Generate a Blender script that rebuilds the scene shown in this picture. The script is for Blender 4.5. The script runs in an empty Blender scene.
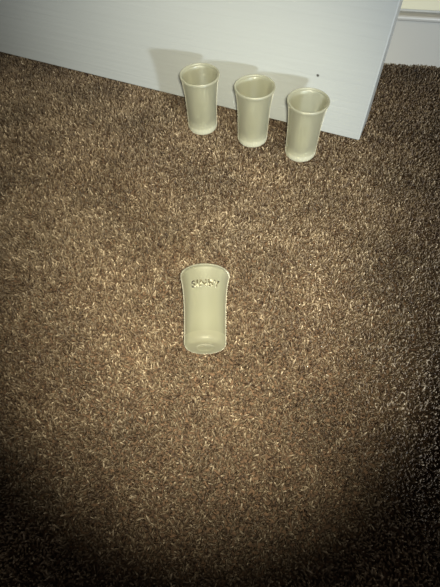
import bpy, bmesh, math
import numpy as np
from mathutils import Matrix, Vector

MM = 0.001
C = bpy.context.scene.collection
rng = np.random.default_rng(11)

# ------------------------------------------------------------------ helpers
def link(name, me, mats, parent=None, kind=None):
    o = bpy.data.objects.new(name, me)
    C.objects.link(o)
    for m in mats:
        me.materials.append(m)
    if parent:
        o.parent = parent
    if kind:
        o['kind'] = kind
    return o

def mesh_from_bm(name, bm, smooth=True):
    bmesh.ops.recalc_face_normals(bm, faces=bm.faces[:])
    me = bpy.data.meshes.new(name)
    bm.to_mesh(me); bm.free()
    if smooth:
        me.polygons.foreach_set('use_smooth', [True] * len(me.polygons))
    me.update()
    return me

def lathe(profile, seg=72, closed=False):
    """profile: (radius mm, height mm); radius 0 makes a pole."""
    bm = bmesh.new()
    rings = []
    for r, z in profile:
        if r < 1e-6:
            rings.append([bm.verts.new((0, 0, z * MM))])
        else:
            rings.append([bm.verts.new((r * MM * math.cos(2 * math.pi * i / seg), r * MM * math.sin(2 * math.pi * i / seg), z * MM)) for i in range(seg)])
    pairs = list(zip(rings, rings[1:]))
    if closed:
        pairs.append((rings[-1], rings[0]))
    for a, b in pairs:
        for i in range(seg):
            j = (i + 1) % seg
            if len(a) == 1 and len(b) == 1:
                continue
            if len(a) == 1:
                bm.faces.new((a[0], b[i], b[j]))
            elif len(b) == 1:
                bm.faces.new((a[i], a[j], b[0]))
            else:
                bm.faces.new((a[i], a[j], b[j], b[i]))
    return bm

def nodes(name):
    m = bpy.data.materials.new(name)
    m.use_nodes = True
    t = m.node_tree
    t.nodes.clear()
    out = t.nodes.new('ShaderNodeOutputMaterial')
    def N(kind, **kw):
        n = t.nodes.new(kind)
        for k, v in kw.items():
            if k in n.inputs:
                n.inputs[k].default_value = v
            else:
                setattr(n, k, v)
        return n
    L = t.links.new
    return m, t, out, N, L

def srgb(r, g, b):
    f = lambda c: (c / 255 / 12.92) if c / 255 <= 0.04045 else ((c / 255 + 0.055) / 1.055) ** 2.4
    return (f(r), f(g), f(b), 1)

# ------------------------------------------------------------------ camera
F_PX, H = 437.05, 15.4237 * 21
R = Vector((0.99916429, -0.03450446, -0.02191268))
U = Vector((0.04087448, 0.84345099, 0.53564886))
FW = Vector((0.0, 0.53609688, -0.84415646))
cd = bpy.data.cameras.new('camera')
cam = bpy.data.objects.new('camera', cd)
C.objects.link(cam)
cd.sensor_fit = 'VERTICAL'
cd.sensor_height = 24
cd.lens = 24 * F_PX / 587
cd.clip_start = 0.01
cd.clip_end = 50
cam.matrix_world = Matrix(((R.x, U.x, -FW.x, 0), (R.y, U.y, -FW.y, 0), (R.z, U.z, -FW.z, H * MM), (0, 0, 0, 1)))
bpy.context.scene.camera = cam

# ------------------------------------------------------------------ materials
def carpet_material():
    m, t, out, N, L = nodes('carpet_yarn')
    at = N('ShaderNodeAttribute', attribute_name='yarn')
    sep = N('ShaderNodeSeparateColor'); L(at.outputs['Color'], sep.inputs[0])
    ramp = N('ShaderNodeValToRGB')
    cr = ramp.color_ramp
    cr.elements[0].position = 0.0; cr.elements[0].color = srgb(78, 60, 48)
    cr.elements[1].position = 1.0; cr.elements[1].color = srgb(206, 186, 160)
    e = cr.elements.new(0.45); e.color = srgb(125, 106, 86)
    e = cr.elements.new(0.78); e.color = srgb(152, 133, 109)
    L(sep.outputs[0], ramp.inputs[0])
    # yarn colour is darker towards the tuft root
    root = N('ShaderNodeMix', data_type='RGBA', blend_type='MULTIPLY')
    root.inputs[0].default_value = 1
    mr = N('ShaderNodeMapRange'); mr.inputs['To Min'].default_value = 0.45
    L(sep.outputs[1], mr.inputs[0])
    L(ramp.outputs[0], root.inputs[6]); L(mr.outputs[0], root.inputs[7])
    # broad worn patches
    tc = N('ShaderNodeTexCoord')
    no = N('ShaderNodeTexNoise', Scale=16.0, Detail=3.0); L(tc.outputs['Object'], no.inputs['Vector'])
    mr2 = N('ShaderNodeMapRange'); mr2.inputs['From Min'].default_value = 0.3; mr2.inputs['From Max'].default_value = 0.7
    mr2.inputs['To Min'].default_value = 0.52; mr2.inputs['To Max'].default_value = 0.96
    L(no.outputs[0], mr2.inputs[0])
    mul = N('ShaderNodeMix', data_type='RGBA', blend_type='MULTIPLY'); mul.inputs[0].default_value = 1
    L(root.outputs[2], mul.inputs[6]); L(mr2.outputs[0], mul.inputs[7])
    p = N('ShaderNodeBsdfPrincipled', Roughness=0.45)
    p.inputs['Specular IOR Level'].default_value = 0.45
    L(mul.outputs[2], p.inputs['Base Color'])
    L(p.outputs[0], out.inputs[0])
    return m

def backing_material():
    m, t, out, N, L = nodes('carpet_backing')
    tc = N('ShaderNodeTexCoord')
    no = N('ShaderNodeTexNoise', Scale=420.0, Detail=4.0); L(tc.outputs['Object'], no.inputs['Vector'])
    ramp = N('ShaderNodeValToRGB')
    ramp.color_ramp.elements[0].position = 0.35; ramp.color_ramp.elements[0].color = srgb(52, 38, 28)
    ramp.color_ramp.elements[1].position = 0.7; ramp.color_ramp.elements[1].color = srgb(118, 92, 70)
    L(no.outputs[0], ramp.inputs[0])
    p = N('ShaderNodeBsdfPrincipled', Roughness=0.9); L(ramp.outputs[0], p.inputs['Base Color'])
    b = N('ShaderNodeBump', Strength=0.6, Distance=0.002); L(no.outputs[0], b.inputs['Height']); L(b.outputs[0], p.inputs['Normal'])
    L(p.outputs[0], out.inputs[0])
    return m

def paint_material(name, col, grain=True, chip=None, rough=0.42):
    m, t, out, N, L = nodes(name)
    tc = N('ShaderNodeTexCoord')
    p = N('ShaderNodeBsdfPrincipled', Roughness=rough)
    base = N('ShaderNodeRGB'); base.outputs[0].default_value = col
    last = base.outputs[0]
    # faint unevenness of the paint film
    no = N('ShaderNodeTexNoise', Scale=9.0, Detail=4.0); L(tc.outputs['Object'], no.inputs['Vector'])
    mr = N('ShaderNodeMapRange'); mr.inputs['To Min'].default_value = 0.94; mr.inputs['To Max'].default_value = 1.04
    L(no.outputs[0], mr.inputs[0])
    mul = N('ShaderNodeMix', data_type='RGBA', blend_type='MULTIPLY'); mul.inputs[0].default_value = 1
    L(last, mul.inputs[6]); L(mr.outputs[0], mul.inputs[7]); last = mul.outputs[2]
    if grain:
        mp = N('ShaderNodeMapping'); mp.inputs['Scale'].default_value = (6, 40, 190)
        L(tc.outputs['Object'], mp.inputs['Vector'])
        g = N('ShaderNodeTexNoise', Scale=1.0, Detail=3.0, Distortion=0.4); L(mp.outputs[0], g.inputs['Vector'])
        b = N('ShaderNodeBump', Strength=0.35, Distance=0.0012); L(g.outputs[0], b.inputs['Height'])
        L(b.outputs[0], p.inputs['Normal'])
    if chip:
        d = N('ShaderNodeVectorMath', operation='DISTANCE'); d.inputs[1].default_value = chip
        wob = N('ShaderNodeTexNoise', Scale=700.0)
        L(tc.outputs['Object'], wob.inputs['Vector'])
        L(tc.outputs['Object'], d.inputs[0])
        ad = N('ShaderNodeMath', operation='MULTIPLY_ADD'); ad.inputs[1].default_value = 0.0016
        L(wob.outputs[0], ad.inputs[0]); L(d.outputs['Value'], ad.inputs[2])
        mr3 = N('ShaderNodeMapRange'); mr3.inputs['From Min'].default_value = 0.0017; mr3.inputs['From Max'].default_value = 0.0025
        mr3.inputs['To Min'].default_value = 1; mr3.inputs['To Max'].default_value = 0
        L(ad.outputs[0], mr3.inputs[0])
        mx = N('ShaderNodeMix', data_type='RGBA'); mx.inputs[7].default_value = srgb(70, 68, 66)
        L(mr3.outputs[0], mx.inputs[0]); L(last, mx.inputs[6]); last = mx.outputs[2]
    L(last, p.inputs['Base Color'])
    L(p.outputs[0], out.inputs[0])
    return m

def frosted(name, col, see, trans, scatter, rough=0.5, gloss=0.06, grough=0.22, foot=0.0, broad=.08, bloom=.6):
    """Frosted tinted plastic: rough see-through refraction mixed with diffuse and translucent scatter, under a soft sheen."""
    m, t, out, N, L = nodes(name)
    d = N('ShaderNodeBsdfDiffuse', Color=col)
    tr = N('ShaderNodeBsdfTranslucent', Color=col)
    mx = N('ShaderNodeMixShader'); mx.inputs[0].default_value = trans
    L(d.outputs[0], mx.inputs[1]); L(tr.outputs[0], mx.inputs[2])
    rf = N('ShaderNodeBsdfRefraction', Color=see, Roughness=rough, IOR=1.06)
    mx2 = N('ShaderNodeMixShader')
    lw = N('ShaderNodeLayerWeight', Blend=0.35)
    sc_ = N('ShaderNodeMapRange'); sc_.inputs['To Min'].default_value = scatter; sc_.inputs['To Max'].default_value = min(1, scatter + .5)
    L(lw.outputs['Facing'], sc_.inputs[0])
    # the plastic gets thick towards the solid foot and scatters more there
    tc = N('ShaderNodeTexCoord'); sx = N('ShaderNodeSeparateXYZ'); L(tc.outputs['Object'], sx.inputs[0])
    th = N('ShaderNodeMapRange', interpolation_type='SMOOTHSTEP')
    th.inputs['From Min'].default_value = 0.005; th.inputs['From Max'].default_value = 0.020
    th.inputs['To Min'].default_value = foot; th.inputs['To Max'].default_value = 0.0
    L(sx.outputs['Z'], th.inputs[0])
    ad = N('ShaderNodeMath', operation='ADD', use_clamp=True); L(sc_.outputs[0], ad.inputs[0]); L(th.outputs[0], ad.inputs[1])
    L(ad.outputs[0], mx2.inputs[0])
    L(rf.outputs[0], mx2.inputs[1]); L(mx.outputs[0], mx2.inputs[2])
    g = N('ShaderNodeBsdfGlossy', Roughness=grough)
    fr = N('ShaderNodeFresnel', IOR=1.45)
    fm = N('ShaderNodeMath', operation='MULTIPLY'); fm.inputs[1].default_value = gloss / 0.04
    fm.use_clamp = True
    L(fr.outputs[0], fm.inputs[0])
    mx3 = N('ShaderNodeMixShader'); L(fm.outputs[0], mx3.inputs[0])
    L(mx2.outputs[0], mx3.inputs[1]); L(g.outputs[0], mx3.inputs[2])
    # broad soft lobe of the ground surface, and its pale bloom at grazing angles
    g2 = N('ShaderNodeBsdfGlossy', Roughness=.5, Color=(1, .99, .86, 1))
    mx4 = N('ShaderNodeMixShader'); mx4.inputs[0].default_value = broad
    L(mx3.outputs[0], mx4.inputs[1]); L(g2.outputs[0], mx4.inputs[2])
    sh = N('ShaderNodeBsdfSheen', Roughness=.35, Color=(1, .99, .84, 1))
    lw2 = N('ShaderNodeLayerWeight', Blend=0.5)
    pw = N('ShaderNodeMath', operation='POWER'); pw.inputs[1].default_value = 3.0; L(lw2.outputs['Facing'], pw.inputs[0])
    ml = N('ShaderNodeMath', operation='MULTIPLY', use_clamp=True); ml.inputs[1].default_value = bloom; L(pw.outputs[0], ml.inputs[0])
    mx5 = N('ShaderNodeMixShader'); L(ml.outputs[0], mx5.inputs[0])
    L(mx4.outputs[0], mx5.inputs[1]); L(sh.outputs[0], mx5.inputs[2])
    L(mx5.outputs[0], out.inputs[0])
    return m

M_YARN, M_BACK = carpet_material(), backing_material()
M_DOOR = paint_material('door_paint', srgb(172, 176, 178), chip=(0.704, 0.0, 0.063))
M_BOARD = paint_material('skirting_paint', srgb(196, 194, 188), grain=False)
M_WALL = paint_material('cream_wall_paint', srgb(240, 234, 206), grain=False, rough=0.8)
M_BODY = frosted('frosted_plastic', (1, .99, .77, 1), (1, 1, .96, 1), 0.5, 0.21, rough=.38, grough=.12, gloss=.05, foot=.34)
M_RIM = frosted('frosted_rim', (.98, .975, .79, 1), (1, 1, .97, 1), 0.5, 0.3, rough=.38, grough=.3, gloss=.03, bloom=.4)
M_BASE = frosted('frosted_base', (.99, .985, .80, 1), (1, 1, .94, 1), 0.4, 0.22, grough=.6, gloss=.02, foot=.30, broad=.02)
# same plastic on the lying glass, its light level put into colour and scatter
M_BODY_B = frosted('relit_frosted_plastic', (.97, .97, .73, 1), (1, 1, .92, 1), 0.45, 0.24, grough=.24, gloss=.08, foot=-.05)
M_BASE_B = frosted('relit_frosted_base', (.98, .97, .74, 1), (1, 1, .92, 1), 0.5, 0.22, grough=.6, gloss=.02, foot=.0, broad=.02)
M_INSIDE = frosted('frosted_inside_floor', (.97, .96, .78, 1), (1, 1, .94, 1), 0.3, 0.8, gloss=.02, broad=0, bloom=0)
M_INK = frosted('lettering_plastic', srgb(100, 93, 72), srgb(190, 186, 160), 0.2, 0.8, gloss=0.2, grough=.2, broad=0, bloom=0)
def glint_mottle(m, pale):  # pale noise blotches put the letters' white glints into their colour
    t = m.node_tree
    tc = t.nodes.new('ShaderNodeTexCoord'); no = t.nodes.new('ShaderNodeTexNoise'); no.inputs['Scale'].default_value = 330
    t.links.new(tc.outputs['Object'], no.inputs['Vector'])
    rp = t.nodes.new('ShaderNodeValToRGB')
    d = next(n for n in t.nodes if n.type == 'BSDF_DIFFUSE'); tr = next(n for n in t.nodes if n.type == 'BSDF_TRANSLUCENT')
    rp.color_ramp.elements[0].position = .53; rp.color_ramp.elements[0].color = d.inputs['Color'].default_value[:]
    rp.color_ramp.elements[1].position = .63; rp.color_ramp.elements[1].color = pale
    t.links.new(no.outputs[0], rp.inputs[0])
    t.links.new(rp.outputs[0], d.inputs['Color']); t.links.new(rp.outputs[0], tr.inputs['Color'])
glint_mottle(M_INK, srgb(238, 234, 205))

# ------------------------------------------------------------------ floor and pile
FLOOR_Z = -5.4
bm = bmesh.new()
vs = [bm.verts.new((x * MM, y * MM, FLOOR_Z * MM)) for x, y in ((-1600, -1200), (1600, -1200), (1600, 1500), (-1600, 1500))]
bm.faces.new(vs)
link('floor', mesh_from_bm('floor', bm, False), [M_BACK], kind='structure')

K = math.radians(-25.4)
DD = np.array([math.cos(K), math.sin(K)]); DN = np.array([-math.sin(K), math.cos(K)])
CORNER = np.array([7.681, 18.989]) * 21
WL, WR = np.array([10.726, 26.309]) * 21, np.array([14.0285, 25.630]) * 21
WD = (WR - WL) / np.linalg.norm(WR - WL); WN = np.array([-WD[1], WD[0]])

def vnoise(x, y, s, seed):
    """smooth value noise"""
    g = np.random.default_rng(seed).random((256, 256))
    u, v = x / s, y / s
    i, j = np.floor(u).astype(int), np.floor(v).astype(int)
    a, b = u - i, v - j
    a, b = a * a * (3 - 2 * a), b * b * (3 - 2 * b)
    q = lambda p, r: g[p % 256, r % 256]
    return (q(i, j) * (1 - a) + q(i + 1, j) * a) * (1 - b) + (q(i, j + 1) * (1 - a) + q(i + 1, j + 1) * a) * b

def tuft_positions():
    P, S = [], []
    def grid(x0, x1, y0, y1, s, keep):
        gx, gy = np.meshgrid(np.arange(x0, x1, s), np.arange(y0, y1, s))
        gx, gy = gx.ravel(), gy.ravel()
        gx = gx + rng.uniform(-.55, .55, gx.size) * s; gy = gy + rng.uniform(-.55, .55, gy.size) * s
        k = keep(gx, gy)
        P.append(np.stack([gx[k], gy[k]], 1)); S.append(np.full(k.sum(), s))
    inview = lambda x, y: (np.abs(x) < 200 + 0.38 * np.maximum(y + 40, 0) ) & (y > -70) & (y < 660)
    room = lambda x, y: (np.stack([x, y], 1) - WL) @ WN < 4
    near = lambda x, y: inview(x, y) & (y < 330)
    far = lambda x, y: inview(x, y) & (y >= 330)
    grid(-460, 470, -80, 340, 1.75, lambda x, y: near(x, y) & room(x, y))
    grid(-480, 520, 320, 680, 2.1, lambda x, y: far(x, y) & room(x, y))
    grid(-800, 850, -350, 900, 4.2, lambda x, y: ~inview(x, y) & room(x, y))
    return np.concatenate(P), np.concatenate(S)

P, S = tuft_positions()
n = len(P)
x, y = P[:, 0], P[:, 1]
# tufts lean in small clumps
ang = 2 * math.pi * (vnoise(x, y, 9, 1) * 1.4 + vnoise(x, y, 40, 2) * 0.9) + rng.normal(0, 1.3, n)
lean = np.clip(0.25 + 0.55 * vnoise(x, y, 6, 3) + rng.normal(0, .25, n), 0.05, 1.2)
length = (4.9 + 1.3 * vnoise(x, y, 12, 4) + rng.normal(0, .55, n)) * np.where(S > 3, 1.1, 1)
rad = S * 0.36 * rng.uniform(.75, 1.2, n)
shade = np.clip(0.32 + 0.3 * vnoise(x, y, 5, 5) + 0.22 * (vnoise(x, y, 70, 6) - .5) + rng.normal(0, .2, n), 0, 1)
shade = np.where(rng.random(n) < .06, np.clip(shade + .45, 0, 1), shade)
# levels of each tuft: (fraction of length, radius factor, bend)
LV = [(0.0, .8), (0.45, 1.1), (0.82, .95), (1.0, .35)]
ns = 4
dirx, diry = np.cos(ang), np.sin(ang)
V = np.zeros((n, len(LV) * ns, 3), np.float32)
A = np.zeros((n, len(LV) * ns, 4), np.float32); A[..., 3] = 1
px_, py_, pz_ = x.copy(), y.copy(), np.full(n, FLOOR_Z)
prev = 0
spin = rng.uniform(0, 2 * math.pi, n)
for li, (tf, rf) in enumerate(LV):
    dl = (tf - prev) * length; prev = tf
    th = lean * (0.35 + 1.1 * tf)
    px_ += dirx * np.sin(th) * dl; py_ += diry * np.sin(th) * dl; pz_ += np.cos(th) * dl
    # ring frame perpendicular to the local tangent
    ux, uy, uz = dirx * np.cos(th), diry * np.cos(th), -np.sin(th)
    wx, wy = -diry, dirx
    for k in range(ns):
        a = spin + 2 * math.pi * k / ns + tf * 1.2
        c, s = np.cos(a) * rad * rf, np.sin(a) * rad * rf
        q = li * ns + k
        V[:, q, 0] = px_ + ux * c + wx * s
        V[:, q, 1] = py_ + uy * c + wy * s
        V[:, q, 2] = pz_ + uz * c
        A[:, q, 0] = shade
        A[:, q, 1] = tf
V *= MM
F = []
for li in range(len(LV) - 1):
    for k in range(ns):
        k2 = (k + 1) % ns
        F.append((li * ns + k, li * ns + k2, (li + 1) * ns + k2, (li + 1) * ns + k))
t0 = (len(LV) - 1) * ns
F.append(tuple(t0 + k for k in range(ns)))
F = np.array(F, np.int32)
m_v = V.shape[1]
faces = (F[None] + (np.arange(n, dtype=np.int32) * m_v)[:, None, None]).reshape(-1)
nf = n * len(F)
me = bpy.data.meshes.new('carpet_pile')
me.vertices.add(n * m_v); me.vertices.foreach_set('co', V.reshape(-1))
me.loops.add(nf * 4); me.loops.foreach_set('vertex_index', faces)
me.polygons.add(nf)
me.polygons.foreach_set('loop_start', np.arange(0, nf * 4, 4, dtype=np.int32))
me.polygons.foreach_set('loop_total', np.full(nf, 4, np.int32))
me.polygons.foreach_set('use_smooth', np.ones(nf, bool))
ca = me.color_attributes.new('yarn', 'FLOAT_COLOR', 'POINT')
ca.data.foreach_set('color', A.reshape(-1))
me.update(calc_edges=True)
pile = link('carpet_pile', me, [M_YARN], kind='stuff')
pile['label'] = 'short brown twisted carpet pile covering the whole floor'
pile['category'] = 'carpet'
print('tufts', n)

# ------------------------------------------------------------------ door
def extrude_profile(prof, length, u, v, origin):
    """prof: (out mm, z mm) loop; extruded along u for length mm; v = outward direction."""
    bm = bmesh.new()
    A0 = [bm.verts.new(((origin[0] + v[0] * a) * MM, (origin[1] + v[1] * a) * MM, z * MM)) for a, z in prof]
    B0 = [bm.verts.new(((origin[0] + v[0] * a + u[0] * length) * MM, (origin[1] + v[1] * a + u[1] * length) * MM, z * MM)) for a, z in prof]
    k = len(prof)
    for i in range(k):
        j = (i + 1) % k
        bm.faces.new((A0[i], A0[j], B0[j], B0[i]))
    bm.faces.new(A0); bm.faces.new(B0[::-1])
    return bm

# door leaf: local x along the width (hinge at 0), y through the thickness, z up
DW, DT, DH, DZ = 762, 40, 1981, 1.2
bm = bmesh.new()
bmesh.ops.create_cube(bm, size=1)
for v in bm.verts:
    v.co = Vector(((v.co.x + .5) * DW * MM, (v.co.y + .5) * DT * MM, (v.co.z + .5) * DH * MM))
bmesh.ops.bevel(bm, geom=bm.edges[:], offset=1.2 * MM, segments=3, affect='EDGES', profile=.5)
door = link('door_1', mesh_from_bm('door_1', bm, False), [M_DOOR], kind='structure')
door.matrix_world = Matrix(((DD[0], DN[0], 0, (CORNER[0] - DD[0] * DW) * MM), (DD[1], DN[1], 0, (CORNER[1] - DD[1] * DW) * MM), (0, 0, 1, DZ * MM), (0, 0, 0, 1)))
door['label'] = 'white painted door standing ajar behind the three upright glasses'

# ------------------------------------------------------------------ wall and skirting
o0 = WL - WD * 1100
bm = extrude_profile([(0, FLOOR_Z), (60, FLOOR_Z), (60, 2400), (0, 2400)], 2300, WD, WN, o0 + WN * 14)
link('wall_back', mesh_from_bm('wall_back', bm, False), [M_WALL], kind='structure')
# skirting: flat board, groove, rounded bead, slim upper step
prof = [(14, FLOOR_Z), (0, FLOOR_Z), (0, 51.0), (-1.2, 51.8), (-2.4, 53.2), (-2.8, 55.0), (-2.4, 56.6), (-1.2, 57.6), (3.0, 58.2), (7.5, 58.6), (7.5, 63.6), (14, 63.6)]
bm = extrude_profile(prof, 2300, WD, WN, o0)
link('baseboard_back', mesh_from_bm('baseboard_back', bm, False), [M_BOARD], kind='structure')
prof = [(14, 63.8), (0.6, 63.8), (-.2, 64.2), (-.6, 65.0), (-.6, 92.0), (.4, 95.0), (3.5, 97.5), (5, 101), (8, 104), (14, 105)]
bm = extrude_profile(prof, 2300, WD, WN, o0)
link('trim_1', mesh_from_bm('trim_1', bm, False), [M_WALL], kind='structure')

# ------------------------------------------------------------------ shot glasses
GH = 64.14
OUT = [(12.9, 0.0), (14.1, .25), (15.2, .9), (15.95, 2.0), (16.35, 3.4), (16.42, 5), (16.5, 12), (16.7, 20), (16.9, 28), (17.15, 35), (17.45, 41), (17.9, 46.5), (18.5, 52), (19.15, 56.2), (19.65, 59), (20.2, 61.2), (20.8, 62.8)]
FLOOR_IN = 9.0
def body_mesh():
    outer = [p for p in OUT if p[1] >= 5]
    outer[0] = (16.42, 8.2)
    inner = [(r - 1.5, z) for r, z in reversed(outer) if z > 11]
    prof = outer + inner + [(14.7, 11.0), (13.8, 9.7), (12.0, FLOOR_IN + .1), (6, FLOOR_IN - .1), (0, FLOOR_IN - .2)]
    return mesh_from_bm('body', lathe(prof))
def rim_mesh():
    prof = [(20.8, 62.8), (20.95, 63.4), (20.9, 64.0), (20.45, 64.4), (19.85, 64.4), (19.35, 64.0), (19.2, 63.3), (19.25, 62.8)]
    return mesh_from_bm('rim', lathe(prof, closed=False))
def base_mesh():
    prof = [(0, .75), (5.8, .75), (6.4, .55), (6.9, .12), (7.6, 0.0), (10, 0)] + [p for p in OUT if p[1] <= 5] + [(16.42, 8.2)]
    return mesh_from_bm('base', lathe(prof))
def tag_inside_floor(me):
    for p in me.polygons:
        c = p.center
        if c.z < 10.6 * MM and math.hypot(c.x, c.y) < 14.4 * MM:
            p.material_index = 1
ME_BODY, ME_RIM, ME_BASE = body_mesh(), rim_mesh(), base_mesh()

def shot_glass(label):
    t = bpy.data.objects.new('shot_glass', None)
    t.empty_display_size = .02
    C.objects.link(t)
    t['label'] = label; t['category'] = 'shot glass'
    return t

g0 = shot_glass('frosted yellowish shot glass standing leftmost of the three in front of the door')
g0['group'] = 'shot glasses standing by the door'
link('body', ME_BODY, [M_BODY, M_INSIDE], g0)
tag_inside_floor(ME_BODY)
link('rim', ME_RIM, [M_RIM], g0)
link('base', ME_BASE, [M_BASE], g0)

def copy_glass(label, group=None):
    r = g0.copy(); C.objects.link(r)
    r['label'] = label
    if group:
        r['group'] = group
    elif 'group' in r:
        del r['group']
    for ch in g0.children:
        c = ch.copy(); C.objects.link(c); c.parent = r
    return r

SINK = -0.6
spots = [(-.5647, 20.7504), (2.0764, 19.5633), (4.4714, 18.2943)]
labels = [None, 'frosted yellowish shot glass standing in the middle of the three in front of the door',
          'frosted shot glass standing rightmost of the three, nearest the free edge of the white door']
for (gx, gy), lb, rz in zip(spots, labels, (0.3, 1.9, 4.1)):
    g = g0 if lb is None else copy_glass(lb, 'shot glasses standing by the door')
    g.location = (gx * 21 * MM, gy * 21 * MM, SINK * MM)
    g.rotation_euler = (0, 0, rz)

lying = copy_glass('frosted shot glass lying on its side on the brown carpet with lettering below its rim')
for ch in lying.children:
    for slot, ms in enumerate({'body': (M_BODY_B, M_BASE_B), 'base': (M_BASE_B,)}.get(ch.name.split('.')[0], ())):
        ch.material_slots[slot].link = 'OBJECT'
        ch.material_slots[slot].material = ms
ax = Vector((0.01635572, 0.99714656, 0.07369688)).normalized()
zz = (Vector((0, 0, 1)) - ax * ax.z).normalized()
xx = zz.cross(ax)                      # local x points right, local y up, local z along the glass to its mouth
yy = ax.cross(xx)
b0 = Vector((-0.62703876, 6.9674156, 0.77491451)) * 21 + Vector((0, 0, SINK))
lying.matrix_world = Matrix(((xx.x, yy.x, ax.x, b0.x * MM), (xx.y, yy.y, ax.y, b0.y * MM), (xx.z, yy.z, ax.z, b0.z * MM), (0, 0, 0, 1)))

def radius_at(z):
    zs = [p[1] for p in OUT]; rs = [p[0] for p in OUT]
    return float(np.interp(z, zs, rs))

def lettering(text, size, z_base, centre, spread):
    cu = bpy.data.curves.new('lettering', 'FONT')
    cu.body = text; cu.size = size; cu.extrude = .35; cu.align_x = 'CENTER'; cu.space_character = spread
    cu.offset = 0.22; cu.resolution_u = 6
    tmp = bpy.data.objects.new('lettering', cu); C.objects.link(tmp)
    dg = bpy.context.evaluated_depsgraph_get(); dg.update()
    me = bpy.data.meshes.new_from_object(tmp.evaluated_get(dg))
    bpy.data.objects.remove(tmp); bpy.data.curves.remove(cu)
    bm = bmesh.new(); bm.from_mesh(me)
    bmesh.ops.subdivide_edges(bm, edges=[e for e in bm.edges if e.calc_length() > .8], cuts=2)
    for v in bm.verts:
        z = z_base + v.co.y
        a = math.pi / 2 + centre + v.co.x / 18.6
        r = radius_at(z) + .05 + v.co.z
        v.co = Vector((r * math.cos(a), r * math.sin(a), z)) * MM
    bmesh.ops.reverse_faces(bm, faces=bm.faces[:])
    bm.to_mesh(me); bm.free()
    me.materials.clear()
    me.name = 'lettering'
    return me
lt = link('lettering', lettering('SINBY', 8.2, 45.2, 0.07, 1.12), [M_INK], lying)
lt['label'] = 'raised darker lettering'

# ------------------------------------------------------------------ light
w = bpy.data.worlds.new('world'); bpy.context.scene.world = w
w.use_nodes = True
w.node_tree.nodes['Background'].inputs[0].default_value = (1.0, 0.90, 0.80, 1)
w.node_tree.nodes['Background'].inputs[1].default_value = 0.09

def lamp(name, kind, loc, energy, col, size, target=None, **kw):
    d = bpy.data.lights.new(name, kind); d.energy = energy; d.color = col
    if kind in ('POINT', 'SPOT'):
        d.shadow_soft_size = size
    for k, v in kw.items():
        setattr(d, k, v)
    o = bpy.data.objects.new(name, d); C.objects.link(o)
    o.location = loc
    if target is not None:
        o.rotation_euler = (Vector(target) - Vector(loc)).to_track_quat('-Z', 'Y').to_euler()
    return o

# phone torch beside the lens, its beam a little taller than wide
tl = lamp('phone_torch', 'SPOT', (0.012, -0.012, 0.345), 20, (1.0, 0.95, 0.72), 0.012, (-0.020, 0.29, 0.0), spot_size=math.radians(84), spot_blend=1.0)
tl.scale = (0.74, 0.98, 1)
# low lamp off to the right behind the camera, thrown at the door
lamp('low_lamp', 'SPOT', (0.384, -0.413, 0.188), 23, (0.84, 0.94, 1.0), 0.03, (0.12, 0.46, 0.06), spot_size=math.radians(38), spot_blend=0.7)
# warm lamp further along the back wall
lamp('hall_lamp', 'SPOT', (0.75, 0.15, 0.55), 6.0, (1.0, 0.88, 0.62), 0.05, (0.225, 0.52, 0.08), spot_size=math.radians(46), spot_blend=0.8)

# added dim cool fill to brighten the hinge side of the door
lamp('door_fill', 'SPOT', (-0.30, -0.35, 1.0), 4.5, (0.82, 0.93, 1.0), 0.20, (-0.28, 0.60, 0.10), spot_size=math.radians(34), spot_blend=1.0)

sc = bpy.context.scene
sc.view_settings.view_transform = 'Standard'
sc.view_settings.look = 'None'
sc.view_settings.exposure = 0.0
sc.cycles.max_bounces = 28
sc.cycles.diffuse_bounces = 12
sc.cycles.transmission_bounces = 24
sc.cycles.glossy_bounces = 6
